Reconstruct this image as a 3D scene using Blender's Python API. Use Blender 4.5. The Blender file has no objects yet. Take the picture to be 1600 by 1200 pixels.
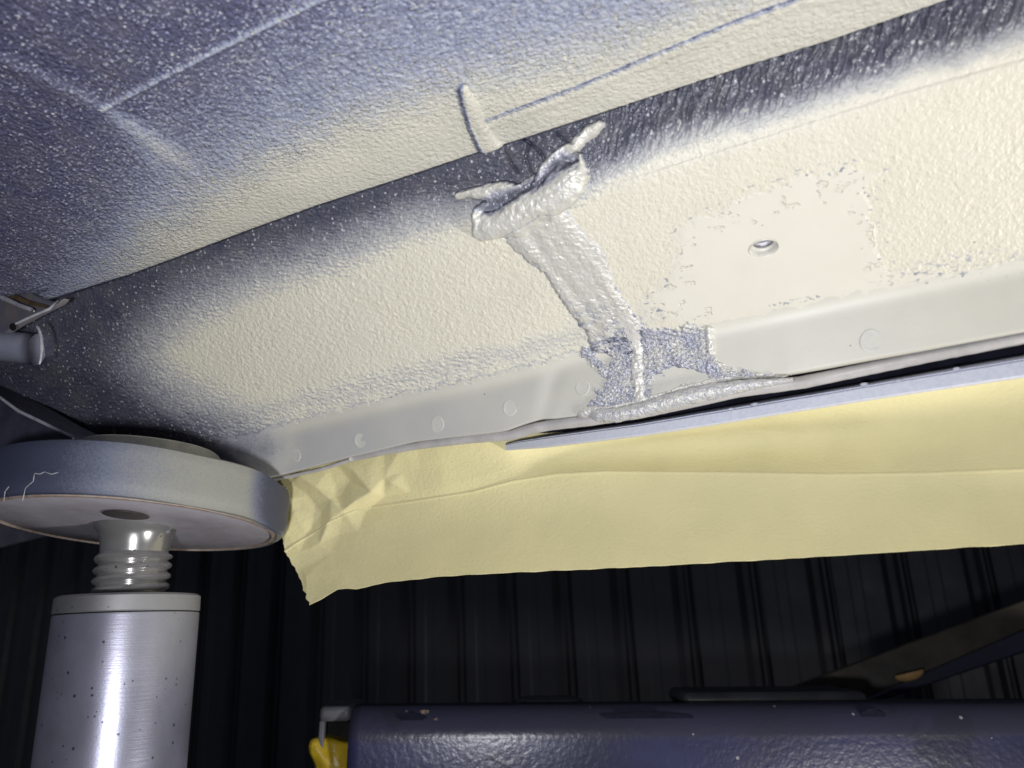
import bpy, bmesh, math, random
import numpy as np
from mathutils import Matrix, Vector

random.seed(7)
rng = np.random.default_rng(11)
scene = bpy.context.scene
COL = scene.collection
S = 0.75            # overall size of the place: a lift pad is then about 14 cm across
HC = 1.30           # height of the lens above the garage ground

# ------------------------------------------------------------------ camera
FPX, CX, CY = 1202.0, 800.0, 600.0
def unit(v):
    v = np.array(v, float); return v / np.linalg.norm(v)
Lr = np.array([2750.0, 490.0, -1202.0])
Zr = np.array([-150.0, 3800.0, 1202.0])
ax = unit(Lr)                                   # along the car
az = unit(Zr - np.dot(Zr, ax) * ax)             # up
ay = np.array([ax[2]*az[1]-ax[1]*az[2], ax[0]*az[2]-ax[2]*az[0], ax[1]*az[0]-ax[0]*az[1]])
if ay[2] < 0: ay = -ay                          # outwards from the car
RW = np.stack([ax, ay, az])                     # (right, up, forward) -> world
right, up, fwd = RW[:, 0], RW[:, 1], RW[:, 2]
cam_data = bpy.data.cameras.new('camera')
cam = bpy.data.objects.new('camera', cam_data); COL.objects.link(cam)
M = Matrix.Identity(4)
for i in range(3):
    M[i][0] = right[i]; M[i][1] = up[i]; M[i][2] = -fwd[i]
M[2][3] = HC
cam.matrix_world = M
cam_data.sensor_width = 36.0
cam_data.lens = FPX / 1600.0 * 36.0
cam_data.clip_start = 0.01
cam_data.clip_end = 60.0
cam_data.dof.use_dof = True
cam_data.dof.focus_distance = 0.40
cam_data.dof.aperture_fstop = 13.0
scene.camera = cam

# ------------------------------------------------------------------ light: dark garage, two hand lamps by the photographer
world = bpy.data.worlds.new('World'); scene.world = world
world.use_nodes = True
bgn = world.node_tree.nodes['Background']
bgn.inputs[0].default_value = (0.55, 0.6, 0.8, 1); bgn.inputs[1].default_value = 0.05
CAMP = np.array([0, 0, HC])
def lamp(name, r, u, f, power, size, col, aim):
    d = bpy.data.lights.new(name, 'AREA'); d.shape = 'DISK'; d.size = size
    d.energy = power; d.color = col
    o = bpy.data.objects.new(name, d); COL.objects.link(o)
    p = CAMP + right*r + up*u + fwd*f
    o.location = p
    o.rotation_euler = (Vector(aim) - Vector(p)).to_track_quat('-Z', 'Y').to_euler()
    return o
def _aim(px, py, Y):
    q = RW @ np.array([px-CX, CY-py, FPX]); return tuple(CAMP + q*(Y/q[1]))
lamp('work_lamp', 0.62, -0.34, -0.12, 4.9, 0.10, (1.0, 0.97, 0.93), _aim(900, 480, 0.30))
lamp('torch_lamp', -0.05, -0.035, -0.06, 1.35, 0.03, (0.95, 0.96, 1.0), _aim(760, 560, 0.30))
scene.view_settings.view_transform = 'Standard'
scene.view_settings.look = 'None'
scene.view_settings.exposure = 0.0
scene.view_settings.gamma = 1.0

# ------------------------------------------------------------------ helpers
def rays(px, py):
    px, py = np.broadcast_arrays(np.asarray(px, float), np.asarray(py, float))
    c = np.stack([px - CX, CY - py, np.full(px.shape, FPX)], -1)
    return c @ RW.T
def at(px, py, Y):                 # point seen at pixel, on the upright plane Y metres out (before S)
    q = rays(px, py); return CAMP + q * (np.asarray(Y, float) * S / q[..., 1])[..., None]
def atz(px, py, z):                # ... on the level plane z above the lens
    q = rays(px, py); return CAMP + q * (np.asarray(z, float) * S / q[..., 2])[..., None]
def project(P):
    c = (P - CAMP) @ RW
    return CX + FPX*c[..., 0]/c[..., 2], CY - FPX*c[..., 1]/c[..., 2]
def curve(pts):
    p = np.array(pts, float)
    def f(x):
        x = np.asarray(x, float)
        y = np.interp(x, p[:, 0], p[:, 1])
        sl0 = (p[1, 1]-p[0, 1])/(p[1, 0]-p[0, 0]); sl1 = (p[-1, 1]-p[-2, 1])/(p[-1, 0]-p[-2, 0])
        y = np.where(x < p[0, 0], p[0, 1]+sl0*(x-p[0, 0]), y)
        return np.where(x > p[-1, 0], p[-1, 1]+sl1*(x-p[-1, 0]), y)
    return f
def sstep(a, b, x):
    t = np.clip((x-a)/(b-a), 0, 1); return t*t*(3-2*t)
def seg_dist(x, y, pts):           # distance to a polyline and position along it
    best = np.full(x.shape, 1e9); par = np.zeros(x.shape); n = len(pts)-1
    for i in range(n):
        (x0, y0), (x1, y1) = pts[i], pts[i+1]
        dx, dy = x1-x0, y1-y0
        t = np.clip(((x-x0)*dx+(y-y0)*dy)/(dx*dx+dy*dy+1e-9), 0, 1)
        d = np.hypot(x-x0-t*dx, y-y0-t*dy)
        m = d < best; best = np.where(m, d, best); par = np.where(m, (i+t)/n, par)
    return best, par
def poly_sd(x, y, pts):            # signed distance, positive inside
    d, _ = seg_dist(x, y, list(pts)+[pts[0]])
    ins = np.zeros(x.shape, bool); n = len(pts)
    for i in range(n):
        x0, y0 = pts[i]; x1, y1 = pts[(i+1) % n]
        if y0 == y1: continue
        c = ((y0 > y) != (y1 > y)) & (x < (x1-x0)*(y-y0)/(y1-y0)+x0)
        ins ^= c
    return np.where(ins, d, -d)
_perm = rng.permutation(4096)
_ga = rng.uniform(0, 2*np.pi, 4096)
def gnoise(x, y, seed=0):          # gradient noise, about -0.7..0.7
    xi = np.floor(x).astype(np.int64); yi = np.floor(y).astype(np.int64)
    fx, fy = x-xi, y-yi
    u = fx*fx*fx*(fx*(fx*6-15)+10); v = fy*fy*fy*(fy*(fy*6-15)+10)
    def g(ix, iy, dx, dy):
        h = _perm[(_perm[(ix+seed*131) & 4095]+iy) & 4095]
        a = _ga[h]; return np.cos(a)*dx+np.sin(a)*dy
    return ((1-u)*(1-v)*g(xi, yi, fx, fy)+u*(1-v)*g(xi+1, yi, fx-1, fy)
            + (1-u)*v*g(xi, yi+1, fx, fy-1)+u*v*g(xi+1, yi+1, fx-1, fy-1))
def fbm(x, y, octv=3, seed=0):
    r = 0; a = 1.0
    for k in range(octv):
        r = r + a*gnoise(x*2**k+17*k, y*2**k-9*k, seed+k); a *= 0.5
    return r

def tag(o, label=None, cat=None, group=None, kind=None):
    if label: o['label'] = label
    if cat: o['category'] = cat
    if group: o['group'] = group
    if kind: o['kind'] = kind
    return o
def empty(name, loc=(0, 0, 0)):
    o = bpy.data.objects.new(name, None); COL.objects.link(o); o.location = loc
    o.empty_display_size = 0.02
    return o
def link(name, me, mat, parent=None):
    o = bpy.data.objects.new(name, me); COL.objects.link(o)
    me.materials.append(mat)
    if parent is not None:
        o.parent = parent
        o.matrix_parent_inverse = Matrix.Translation(-Vector(parent.location)) if parent.parent is None else Matrix.Identity(4)
    return o
def mesh_np(name, V, F, mat, parent=None, attrs=None, smooth=True):
    V = np.asarray(V, np.float32).reshape(-1, 3); F = np.asarray(F, np.int32)
    me = bpy.data.meshes.new(name)
    me.vertices.add(len(V)); me.vertices.foreach_set('co', V.ravel())
    k = F.shape[1]
    me.loops.add(F.size); me.loops.foreach_set('vertex_index', F.ravel())
    me.polygons.add(len(F))
    me.polygons.foreach_set('loop_start', np.arange(0, F.size, k, dtype=np.int32))
    try: me.polygons.foreach_set('loop_total', np.full(len(F), k, np.int32))
    except Exception: pass
    me.polygons.foreach_set('use_smooth', np.full(len(F), smooth, bool))
    me.update(calc_edges=True); me.validate()
    if attrs:
        for nm, a in attrs.items():
            at_ = me.attributes.new(nm, 'FLOAT', 'POINT')
            at_.data.foreach_set('value', np.asarray(a, np.float32).ravel())
    return link(name, me, mat, parent)
def grid_faces(nr, nc, flip=False):
    i = np.arange(nr-1)[:, None]*nc+np.arange(nc-1)[None, :]
    f = np.stack([i, i+1, i+nc+1, i+nc], -1).reshape(-1, 4)
    return f[:, ::-1] if flip else f
def grid_normals(P):
    du = np.gradient(P, axis=1); dv = np.gradient(P, axis=0)
    n = np.cross(du, dv); n /= np.linalg.norm(n, axis=-1, keepdims=True)+1e-12
    s = np.sum(n*(CAMP-P), -1)
    if np.median(s) < 0: n = -n
    return n
def bm_obj(name, bm, mat, parent=None, smooth=True, bevel=0.0, sharp=True):
    bmesh.ops.recalc_face_normals(bm, faces=bm.faces)
    me = bpy.data.meshes.new(name); bm.to_mesh(me); bm.free()
    me.polygons.foreach_set('use_smooth', [smooth]*len(me.polygons))
    if smooth and sharp: me.set_sharp_from_angle(angle=math.radians(40))
    o = link(name, me, mat, parent)
    if bevel:
        b = o.modifiers.new('bevel', 'BEVEL'); b.width = bevel; b.segments = 3; b.limit_method = 'ANGLE'
    return o
def lathe(name, prof, c, mat, parent=None, n=96, axis=None, wob=None, attrs=None):
    """prof: list of (radius, height) ; c: base point; axis: frame 3x3 (columns u, v, w)"""
    prof = np.array(prof, float); a = np.linspace(0, 2*np.pi, n, endpoint=False)
    fr = np.eye(3) if axis is None else axis
    R = prof[:, 0][:, None]*np.ones(n)[None]
    H = prof[:, 1][:, None]*np.ones(n)[None]
    if wob is not None: R, H = wob(R, H, a[None, :])
    P = (np.asarray(c)[None, None] + (R*np.cos(a))[..., None]*fr[:, 0] + (R*np.sin(a))[..., None]*fr[:, 1]
         + H[..., None]*fr[:, 2])
    nr = len(prof)
    i = np.arange(nr-1)[:, None]*n; j = np.arange(n)[None]; j2 = (j+1) % n
    F = np.stack([i+j, i+j2, i+n+j2, i+n+j], -1).reshape(-1, 4)
    o = mesh_np(name, P, F, mat, parent)
    o.data.set_sharp_from_angle(angle=math.radians(35))
    return o
def tube(name, P, rad, mat, parent=None, n=14, squash=1.0, wob=0.0):
    P = np.asarray(P, float); rad = np.broadcast_to(np.asarray(rad, float), (len(P),))
    T = np.gradient(P, axis=0); T /= np.linalg.norm(T, axis=1, keepdims=True)
    ref = CAMP - P.mean(0)
    V = []; a = np.linspace(0, 2*np.pi, n, endpoint=False)
    for k in range(len(P)):
        u = ref - np.dot(ref, T[k])*T[k]; u /= np.linalg.norm(u); v = np.cross(T[k], u)
        r = rad[k]*(1+wob*(rng.random()-0.5))
        V.append(P[k]+r*np.cos(a)[:, None]*u*squash+r*np.sin(a)[:, None]*v)
    V = np.concatenate(V)
    F = [[k*n+i, k*n+(i+1) % n, (k+1)*n+(i+1) % n, (k+1)*n+i] for k in range(len(P)-1) for i in range(n)]
    me = bpy.data.meshes.new(name)
    F += [list(range(n)), list(range((len(P)-1)*n, len(P)*n))[::-1]]
    me.from_pydata([tuple(v) for v in V], [], F); me.update()
    me.polygons.foreach_set('use_smooth', [True]*len(me.polygons))
    return link(name, me, mat, parent)
def interp_poly(pts, n):
    p = np.array(pts, float); d = np.r_[0, np.cumsum(np.linalg.norm(np.diff(p, axis=0), axis=1))]
    t = np.linspace(0, d[-1], n)
    return np.stack([np.interp(t, d, p[:, k]) for k in range(p.shape[1])], -1)

# ------------------------------------------------------------------ materials
class NT:
    def __init__(s, name):
        s.m = bpy.data.materials.new(name); s.m.use_nodes = True
        s.t = s.m.node_tree; s.n = s.t.nodes; s.l = s.t.links
        s.b = s.n['Principled BSDF']; s.out = s.n['Material Output']
        s.co = s.n.new('ShaderNodeTexCoord').outputs['Object']
    def set(s, k, v):
        if hasattr(v, 'is_output'): s.l.new(v, s.b.inputs[k])
        else: s.b.inputs[k].default_value = v
    def _in(s, sock, v):
        if hasattr(v, 'is_output'): s.l.new(v, sock)
        else: sock.default_value = v
    def mapping(s, scale, rot=(0, 0, 0)):
        n = s.n.new('ShaderNodeMapping'); s.l.new(s.co, n.inputs['Vector'])
        n.inputs['Scale'].default_value = scale; n.inputs['Rotation'].default_value = rot
        return n.outputs[0]
    def noise(s, scale, detail=3, rough=0.5, vec=None, dist=0.0, out='Fac'):
        n = s.n.new('ShaderNodeTexNoise'); s.l.new(vec or s.co, n.inputs['Vector'])
        n.inputs['Scale'].default_value = scale; n.inputs['Detail'].default_value = detail
        n.inputs['Roughness'].default_value = rough; n.inputs['Distortion'].default_value = dist
        return n.outputs[out]
    def voro(s, scale, vec=None, out='Distance', feature='F1', rnd=1.0):
        n = s.n.new('ShaderNodeTexVoronoi'); s.l.new(vec or s.co, n.inputs['Vector'])
        n.feature = feature
        n.inputs['Scale'].default_value = scale; n.inputs['Randomness'].default_value = rnd
        return n.outputs[out]
    def attr(s, name):
        n = s.n.new('ShaderNodeAttribute'); n.attribute_name = name; return n.outputs['Fac']
    def math(s, op, a, b=0.0, c=None, clamp=False):
        n = s.n.new('ShaderNodeMath'); n.operation = op; n.use_clamp = clamp
        s._in(n.inputs[0], a); s._in(n.inputs[1], b)
        if c is not None: s._in(n.inputs[2], c)
        return n.outputs[0]
    def mr(s, v, a, b, c=0.0, d=1.0, smooth=True):
        n = s.n.new('ShaderNodeMapRange'); n.interpolation_type = 'SMOOTHSTEP' if smooth else 'LINEAR'
        s._in(n.inputs[0], v)
        for k, q in zip((1, 2, 3, 4), (a, b, c, d)): n.inputs[k].default_value = q
        return n.outputs[0]
    def ramp(s, v, stops, interp='LINEAR'):
        n = s.n.new('ShaderNodeValToRGB'); s._in(n.inputs[0], v); n.color_ramp.interpolation = interp
        e = n.color_ramp.elements
        while len(e) < len(stops): e.new(0.5)
        for k, (p, c) in enumerate(stops):
            e[k].position = p; e[k].color = (*c, 1)
        return n.outputs[0]
    def mix(s, f, a, b):
        n = s.n.new('ShaderNodeMix'); n.data_type = 'RGBA'; s._in(n.inputs[0], f)
        for sock, v in ((n.inputs[6], a), (n.inputs[7], b)):
            if hasattr(v, 'is_output'): s.l.new(v, sock)
            else: sock.default_value = (*v, 1)
        return n.outputs[2]
    def bump(s, h, strength=0.5, dist=0.001, prev=None):
        n = s.n.new('ShaderNodeBump'); s.l.new(h, n.inputs['Height'])
        n.inputs['Strength'].default_value = strength; n.inputs['Distance'].default_value = dist
        if prev is not None: s.l.new(prev, n.inputs['Normal'])
        return n.outputs[0]

NAVY = (0.030, 0.031, 0.062)
LILAC = (0.27, 0.285, 0.43)
GREY = (0.52, 0.53, 0.52)
CREAM = (0.715, 0.68, 0.56)
PALE = (0.75, 0.72, 0.63)

def body_paint(name, speck=1.0, grain=420.0, dk=NAVY, dk2=(0.075, 0.078, 0.135), md=LILAC, gy=GREY, bs=0.9, rdark=0.34, na=1.1, bd=0.0009, metal=0.0, hcov=0.5):
    """dark underseal under a coat of pale primer; 'cov' = how much primer landed, 'tex' = orange peel, 'tone' = primer shade"""
    t = NT(name)
    cov = t.attr('cov'); tex = t.attr('tex'); tone = t.attr('tone')
    n1 = t.noise(900, 2, 0.6); n2 = t.noise(260, 3, 0.6)
    ns = t.math('ADD', t.math('MULTIPLY', t.math('SUBTRACT', n1, 0.5), 0.55), t.math('MULTIPLY', t.math('SUBTRACT', n2, 0.5), 0.35))
    mid = t.math('MULTIPLY', t.math('MULTIPLY', cov, t.math('SUBTRACT', 1.0, cov)), 4.0)
    amp = t.math('ADD', t.math('MULTIPLY', mid, na), 0.10)
    c2 = t.math('ADD', cov, t.math('MULTIPLY', ns, amp), clamp=True)
    base = t.ramp(c2, [(0.0, dk), (0.22, dk2), (0.48, md), (0.74, gy), (0.95, CREAM)])
    crm_ = (0.69, 0.67, 0.63) if metal else CREAM
    prim = t.ramp(tone, [(0.0, crm_), (0.35, (0.69, 0.675, 0.64) if metal else PALE), (0.7, (0.585, 0.57, 0.50)), (1.0, (0.44, 0.44, 0.45))])
    col = t.mix(t.mr(c2, 0.74, 0.97), base, prim)
    # fine mottling of the primer
    mott = t.noise(60, 4, 0.6)
    col = t.mix(t.math('MULTIPLY', t.mr(mott, 0.35, 0.75), 0.10), col, (0.5, 0.47, 0.38))
    # droplets of primer spat on the dark underseal
    v = t.voro(grain); vc = t.voro(grain, out='Color')
    sep = t.n.new('ShaderNodeSeparateColor'); t.l.new(vc, sep.inputs[0])
    rad = t.mr(sep.outputs[0], 0.35, 1.0, 0.0, 0.30, smooth=False)
    v = t.math('ADD', v, t.math('MULTIPLY', t.math('SUBTRACT', n1, 0.5), 0.25))
    dot = t.math('LESS_THAN', v, rad)
    dotm = t.math('MULTIPLY', dot, t.math('MULTIPLY', t.mr(tex, 0.1, 0.5), 0.75*speck))
    dotm = t.math('MULTIPLY', dotm, t.mr(c2, 0.75, 0.3))
    col = t.mix(dotm, col, (0.62, 0.62, 0.66))
    v3 = t.voro(140); c3 = t.voro(140, out='Color'); s3 = t.n.new('ShaderNodeSeparateColor'); t.l.new(c3, s3.inputs[0])
    col = t.mix(t.math('MULTIPLY', t.math('LESS_THAN', v3, t.mr(s3.outputs[1], 0.72, 1.0, 0.0, 0.075, smooth=False)), 0.6), col, (0.10, 0.09, 0.07))
    dirt = t.mr(t.noise(22, 5, 0.65, dist=0.6), 0.56, 0.80, 0.0, 0.16)
    col = t.mix(dirt, col, (0.34, 0.31, 0.25))
    t.set('Base Color', col)
    t.set('Roughness', t.mr(cov, 0.2, 0.95, rdark, 0.42))
    t.set('Specular IOR Level', 0.5)
    h = t.math('ADD', t.math('MULTIPLY', n1, 0.5), t.math('MULTIPLY', dot, 0.6))
    h = t.math('ADD', h, t.math('MULTIPLY', t.noise(480, 2, 0.5), 0.9))
    h = t.math('MULTIPLY', t.math('MULTIPLY', h, tex), t.mr(cov, 0.55, 1.0, 1.0, hcov))
    bn = t.bump(h, bs, bd); t.set('Metallic', metal)
    bn = t.bump(t.noise(1500, 1), 0.08, 0.0003, bn)
    t.set('Normal', bn)
    return t.m
M_floor = body_paint('underseal_floor', 0.9, 520, (0.064, 0.064, 0.122), (0.120, 0.124, 0.210), (0.33, 0.36, 0.49), (0.54, 0.555, 0.57), 1.0, 0.22, 0.75, 0.0017)
M_sill = body_paint('underseal_sill', 1.0, 420, (0.046, 0.047, 0.078), (0.10, 0.105, 0.145), (0.28, 0.285, 0.325), (0.52, 0.52, 0.51), 0.75, 0.28, 0.5, 0.0009, 0.0, 0.95)
M_seal = body_paint('seam_sealer_paint', 0.3, 520, (0.050, 0.052, 0.085), (0.13, 0.135, 0.175), (0.32, 0.332, 0.415), (0.56, 0.56, 0.575), 1.0, 0.27, 0.7, 0.0011, 0.18)

def simple(name, col, rough=0.5, metal=0.0, var=0.15, scale=40, bump=0.0, bscale=300, bdist=0.0004, col2=None):
    t = NT(name)
    n = t.noise(scale, 4, 0.6)
    c2 = col2 or tuple(c*(1-2*var) for c in col)
    t.set('Base Color', t.mix(t.mr(n, 0.3, 0.75), col, c2))
    t.set('Roughness', t.mr(t.noise(scale*3, 3), 0.2, 0.8, rough*0.85, rough*1.15)); t.set('Metallic', metal)
    if bump: t.set('Normal', t.bump(t.noise(bscale, 3, 0.6), bump, bdist))
    return t.m
M_hem = simple('primed_hem', (0.50, 0.48, 0.47), 0.4, 0, 0.12, 80, 0.25, 900)
M_weld = simple('primed_weld', (0.60, 0.595, 0.545), 0.45, 0, 0.05, 90, 0.1, 900)
M_dark = simple('dark_underside', (0.022, 0.023, 0.040), 0.45, 0, 0.3, 60, 0.2, 500)
M_light_edge = simple('pale_sealed_edge', (0.50, 0.50, 0.55), 0.5, 0, 0.2, 150, 0.4, 500)
M_ledge = simple('dusty_ledge', (0.14, 0.138, 0.18), 0.55, 0, 0.3, 120, 0.4, 500, col2=(0.20, 0.18, 0.175))
M_rust = simple('rusty_gap', (0.13, 0.085, 0.04), 0.7, 0, 0.3, 200, 0.4, 600)
M_pipe = simple('pipe_paint', (0.24, 0.25, 0.31), 0.4, 0, 0.25, 120, 0.3, 700, col2=(0.21, 0.22, 0.30))

# ------------------------------------------------------------------ the car's underside
car = empty('car_underside', (0, 0.25, HC+0.1))
tag(car, 'underside of a dark car with cream primer sprayed over its floor, sill and seam', 'car')

crease = curve([(156, 447), (200, 433), (281, 403), (400, 358), (500, 322), (656, 271), (750, 239), (812, 220), (1000, 158), (1150, 109), (1300, 62), (1469, 4), (1700, -75)])
bend = curve([(-100, 590), (250, 492), (500, 415), (740, 345), (900, 302), (1000, 270), (1262, 187), (1412, 139), (1600, 76), (1700, 44)])
ridge = curve([(-100, 830), (300, 706), (447, 669), (619, 627), (744, 600), (837, 577), (900, 558), (1000, 536), (1100, 515), (1350, 462), (1600, 414), (1750, 382)])
edge = curve([(-100, 880), (300, 780), (406, 750), (440, 742), (545, 715), (650, 690), (790, 674), (822, 662), (850, 657), (912, 649), (1010, 626), (1060, 609), (1150, 590), (1231, 586), (1600, 518), (1750, 490)])
ZF = 0.25
def dense(a, b, n, lo, hi, m):
    return np.r_[np.linspace(lo, a, m, endpoint=False), np.linspace(a, b, n), np.linspace(b, hi, m+1)[1:]]

# --- floor panel: level sheet above the lens
cols = dense(-30, 1630, 1000, -900, 3000, 40)
tt = dense(0.0, 1.0, 440, 0.0, 7.0, 60)[60:]
cy = crease(cols)
ytop = np.minimum(-25, cy-120)
PXY = cy[None] + (ytop-cy)[None]*tt[:, None]
PXX = np.broadcast_to(cols[None], PXY.shape).copy()
P = atz(PXX, PXY, ZF)
px, py = PXX, PXY
Xm, Ym = P[..., 0]*1000, P[..., 1]*1000
cream_line = curve([(-50, 560), (130, 440), (230, 352), (300, 322), (430, 252), (600, 178), (730, 140), (850, 112), (950, 84), (1050, 45), (1150, 8), (1400, -90)])
d = cream_line(px)-py + 15*fbm(Xm/14, Ym/14, 3, 3)            # px above the cream border
soft = np.interp(px, [0, 250, 500, 900, 1200], [300, 270, 300, 480, 800])
cov = 0.97-0.42*sstep(-75, 90, d)-0.42*np.clip(d/soft, 0, 1)**0.85
cov *= np.interp(px, [0, 120, 250, 380], [0.40, 0.65, 0.92, 1.0])
cov = np.where((px < 420), cov*np.interp(px+0.9*(py-300), [60, 420], [0.85, 1.0]), cov)
# pale pressed corner and the long pressed line of the panel
dl, pl = seg_dist(px, py, [(160, 170), (330, 82), (420, 38), (520, -10), (640, -70)])
dr, pr = seg_dist(px, py, [(0, 92), (90, 135), (160, 170), (225, 215), (300, 270)])
cov += 0.50*np.exp(-(dl/3.0)**2)*(0.6+0.5*fbm(Xm/4, Ym/4, 2, 8))
cov += 0.34*np.exp(-(dr/np.interp(pr, [0, .5, 1], [10, 13, 26]))**2)*np.interp(pr, [0, 0.4, 0.55, 0.85, 1], [0.3, 0.45, 0.8, 1.0, 0.3])
h = 0.9*np.exp(-(dl/5.0)**2)+0.8*np.exp(-(dr/12.0)**2)
side = (py-np.interp(px, [160, 520], [170, -10]))
h += 0.5*sstep(-10, 10, side)*np.interp(px, [150, 200], [0, 1])
# dark score and the stub of sealer beside it
dg, pg = seg_dist(px, py, [(760, 189), (820, 166), (900, 137), (1000, 95), (1070, 66), (1150, 33), (1240, 0), (1330, -35)])
dg = dg+1.6*gnoise(Xm/2.0, Ym/2.0, 4)
groove = np.exp(-(dg/3.4)**2)
h -= 0.8*groove; cov -= 0.8*groove*(0.7+0.5*gnoise(Xm/3, Ym/3, 5))
h += 0.5*np.exp(-((dg-9)/6.0)**2)*(py > np.interp(px, [760, 1240], [189, 0]))
dk, pk = seg_dist(px, py, [(724, 140), (735, 165), (745, 195), (760, 225), (775, 238)])
rk = np.interp(pk, [0, .2, 1], [8, 13, 17])
stub = np.sqrt(np.clip(1-(dk/rk)**2, 0, 1))
h += 2.3*stub
left = px < np.interp(py, [140, 165, 195, 225, 238], [724, 735, 745, 760, 775])
cov = np.where((stub > 0) & ~left, np.maximum(cov, 0.95), cov)
cov -= 0.75*np.exp(-((dk-rk*0.8)/4.0)**2)*left*(py < 246)
# orange peel
peel = gnoise(Xm/2.1+0.3*Ym/2.1, Ym/1.6, 1)+0.6*gnoise(Xm/1.05, Ym/0.9, 2)
peel2 = gnoise(Xm/3.6, Ym/2.4, 6)
h += (0.26*peel+0.22*peel2)*(1-0.35*sstep(0.7, 1.0, cov))
flk = sstep(0.22, 0.42, gnoise(Xm/1.6+0.18*Ym, Ym/1.1, 12))+0.8*sstep(0.30, 0.48, gnoise(Xm/0.95+0.3*Ym, Ym/0.75, 13))
flk = flk*(0.55+0.9*fbm(Xm/9, Ym/9, 2, 14))*np.interp(px, [0, 200], [0.7, 1.0])
h += 0.45*np.clip(flk, 0, 1)*(cov < 0.9)
cov = np.where(cov < 0.8, cov+0.85*np.clip(flk, 0, 1)*(1-cov), cov)
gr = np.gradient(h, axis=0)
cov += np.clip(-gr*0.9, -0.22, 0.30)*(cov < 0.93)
# rolled edge at the crease
h -= 2.5*np.exp(-(tt[:, None]/0.006)**1.0)
cov = np.where(tt[:, None] < 0.008, cov*0.5, cov)
cov = np.clip(cov, 0, 1)
N = grid_normals(P)
P2 = P+N*(h*S/1000)[..., None]
tone = np.clip(0.58+0.25*sstep(0, -80, d)*0+0.2*fbm(Xm/30, Ym/30, 2, 9), 0, 1)
mesh_np('floor_panel', P2, grid_faces(*px.shape), M_floor, car, dict(cov=cov, tex=np.ones_like(cov), tone=tone))

# --- sill panel: lofted through crease, bend, ridge and flange edge
cols = dense(-30, 1630, 1150, -700, 3000, 40)
cr = atz(cols, crease(cols), ZF)
Yc = (cr[:, 1])/S
Yc = np.polyval(np.polyfit(cols[40:-40], Yc[40:-40], 2), np.clip(cols, -200, 1800))
jog = 0.0022*sstep(885, 845, cols)
ctrl = [at(cols, crease(cols)-16, Yc+0.012), at(cols, crease(cols), Yc+0.0045), at(cols, bend(cols), Yc+0.020),
        at(cols, ridge(cols), Yc+0.098), at(cols, edge(cols), Yc+0.106-jog), at(cols, edge(cols)+1.5, Yc+0.114-jog)]
nseg = [8, 95, 165, 80, 8]
rows = []
for k, n in enumerate(nseg):
    f = np.linspace(0, 1, n, endpoint=False)
    rows.append(ctrl[k][None]+(ctrl[k+1]-ctrl[k])[None]*f[:, None, None])
P = np.concatenate(rows+[ctrl[-1][None]])
def smooth_rows(P, it, lo, hi):
    for _ in range(it):
        Q = P.copy(); Q[1:-1] = 0.25*P[:-2]+0.5*P[1:-1]+0.25*P[2:]
        w = np.zeros(len(P)); w[lo:hi] = 1
        P = P+(Q-P)*w[:, None, None]
    return P
P = smooth_rows(P, 260, 60, 150)
P = smooth_rows(P, 150, 235, 310)
P = smooth_rows(P, 6, 338, len(P)-2)
for _ in range(60):                       # take the kinks of the hand-read edges out along the car
    Q = P.copy(); Q[:, 1:-1] = 0.25*P[:, :-2]+0.5*P[:, 1:-1]+0.25*P[:, 2:]
    P = Q
px, py = project(P)
X = P[..., 0]*1000
arc = np.concatenate([np.zeros((1, P.shape[1])), np.cumsum(np.linalg.norm(np.diff(P, axis=0), axis=2), axis=0)])*1000
A = arc
# where primer landed
creamL = [(900, 300), (740, 325), (640, 345), (520, 395), (400, 432), (300, 475), (240, 522), (222, 560), (250, 600), (330, 645), (420, 700), (395, 730), (412, 800), (3200, 300), (3200, -430), (1600, 72), (1412, 125), (1262, 178), (1050, 235), (960, 275)]
sd = poly_sd(px, py, creamL)
softn = np.interp(px, [230, 600, 740, 950], [125, 100, 85, 62])
sd = sd+np.interp(px, [900, 1000], [0, 17])*(py < bend(px)+60)
cov = sstep(-1, 1, (sd+9*fbm(X/11, A/11, 3, 21))/softn*1.15+0.12)
cov = np.maximum(cov, 0.12*np.interp(px, [0, 500], [0.9, 1.5]))
# grey-violet thin coat along the ridge on the left half
rl = ridge(px)-py
thin = np.exp(-((rl-34+14*fbm(X/16, A/16, 2, 31))/26)**2)*np.interp(px, [380, 480, 860, 1010, 1060], [0.5, 1, 1, 0.9, 0])
cov = cov-0.20*thin
flange = sstep(14, -6, rl)
# lift pad's shadow on the flange end, painted in as primer it kept off
pad_sh = sstep(0, 26, poly_sd(px, py, [(60, 640), (250, 672), (345, 690), (372, 712), (398, 745), (420, 800), (0, 900)]))
cov = cov*(1-0.75*pad_sh)
# smooth, rubbed-down patch round the hole
patch = [(1062, 360), (1105, 342), (1150, 318), (1245, 282), (1325, 266), (1372, 268), (1350, 300), (1352, 345), (1372, 378), (1385, 425), (1470, 436), (1540, 425), (1620, 400), (1700, 520), (1700, 640), (1000, 700), (1000, 640), (1060, 545), (1110, 510), (1040, 500), (1003, 478), (1040, 452), (1050, 410)]
sp = poly_sd(px, py, patch)+10*fbm(X/6, A/5, 3, 41)+16*fbm(X/16, A/14, 2, 42)
isl = sstep(0.33, 0.40, fbm(X/6.5, A/4, 3, 45))*(sp < 38)*(sp > 0)
smoothp = sstep(-1, 1, sp/np.interp(px, [1040, 1130], [22, 5]))*(1-isl)
flb = sstep(12, 4, rl+9*fbm(X/5, A/5, 3, 47))
smooth_all = np.maximum(smoothp, flb)
tex = np.clip(1-smooth_all, 0.03, 1)
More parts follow.
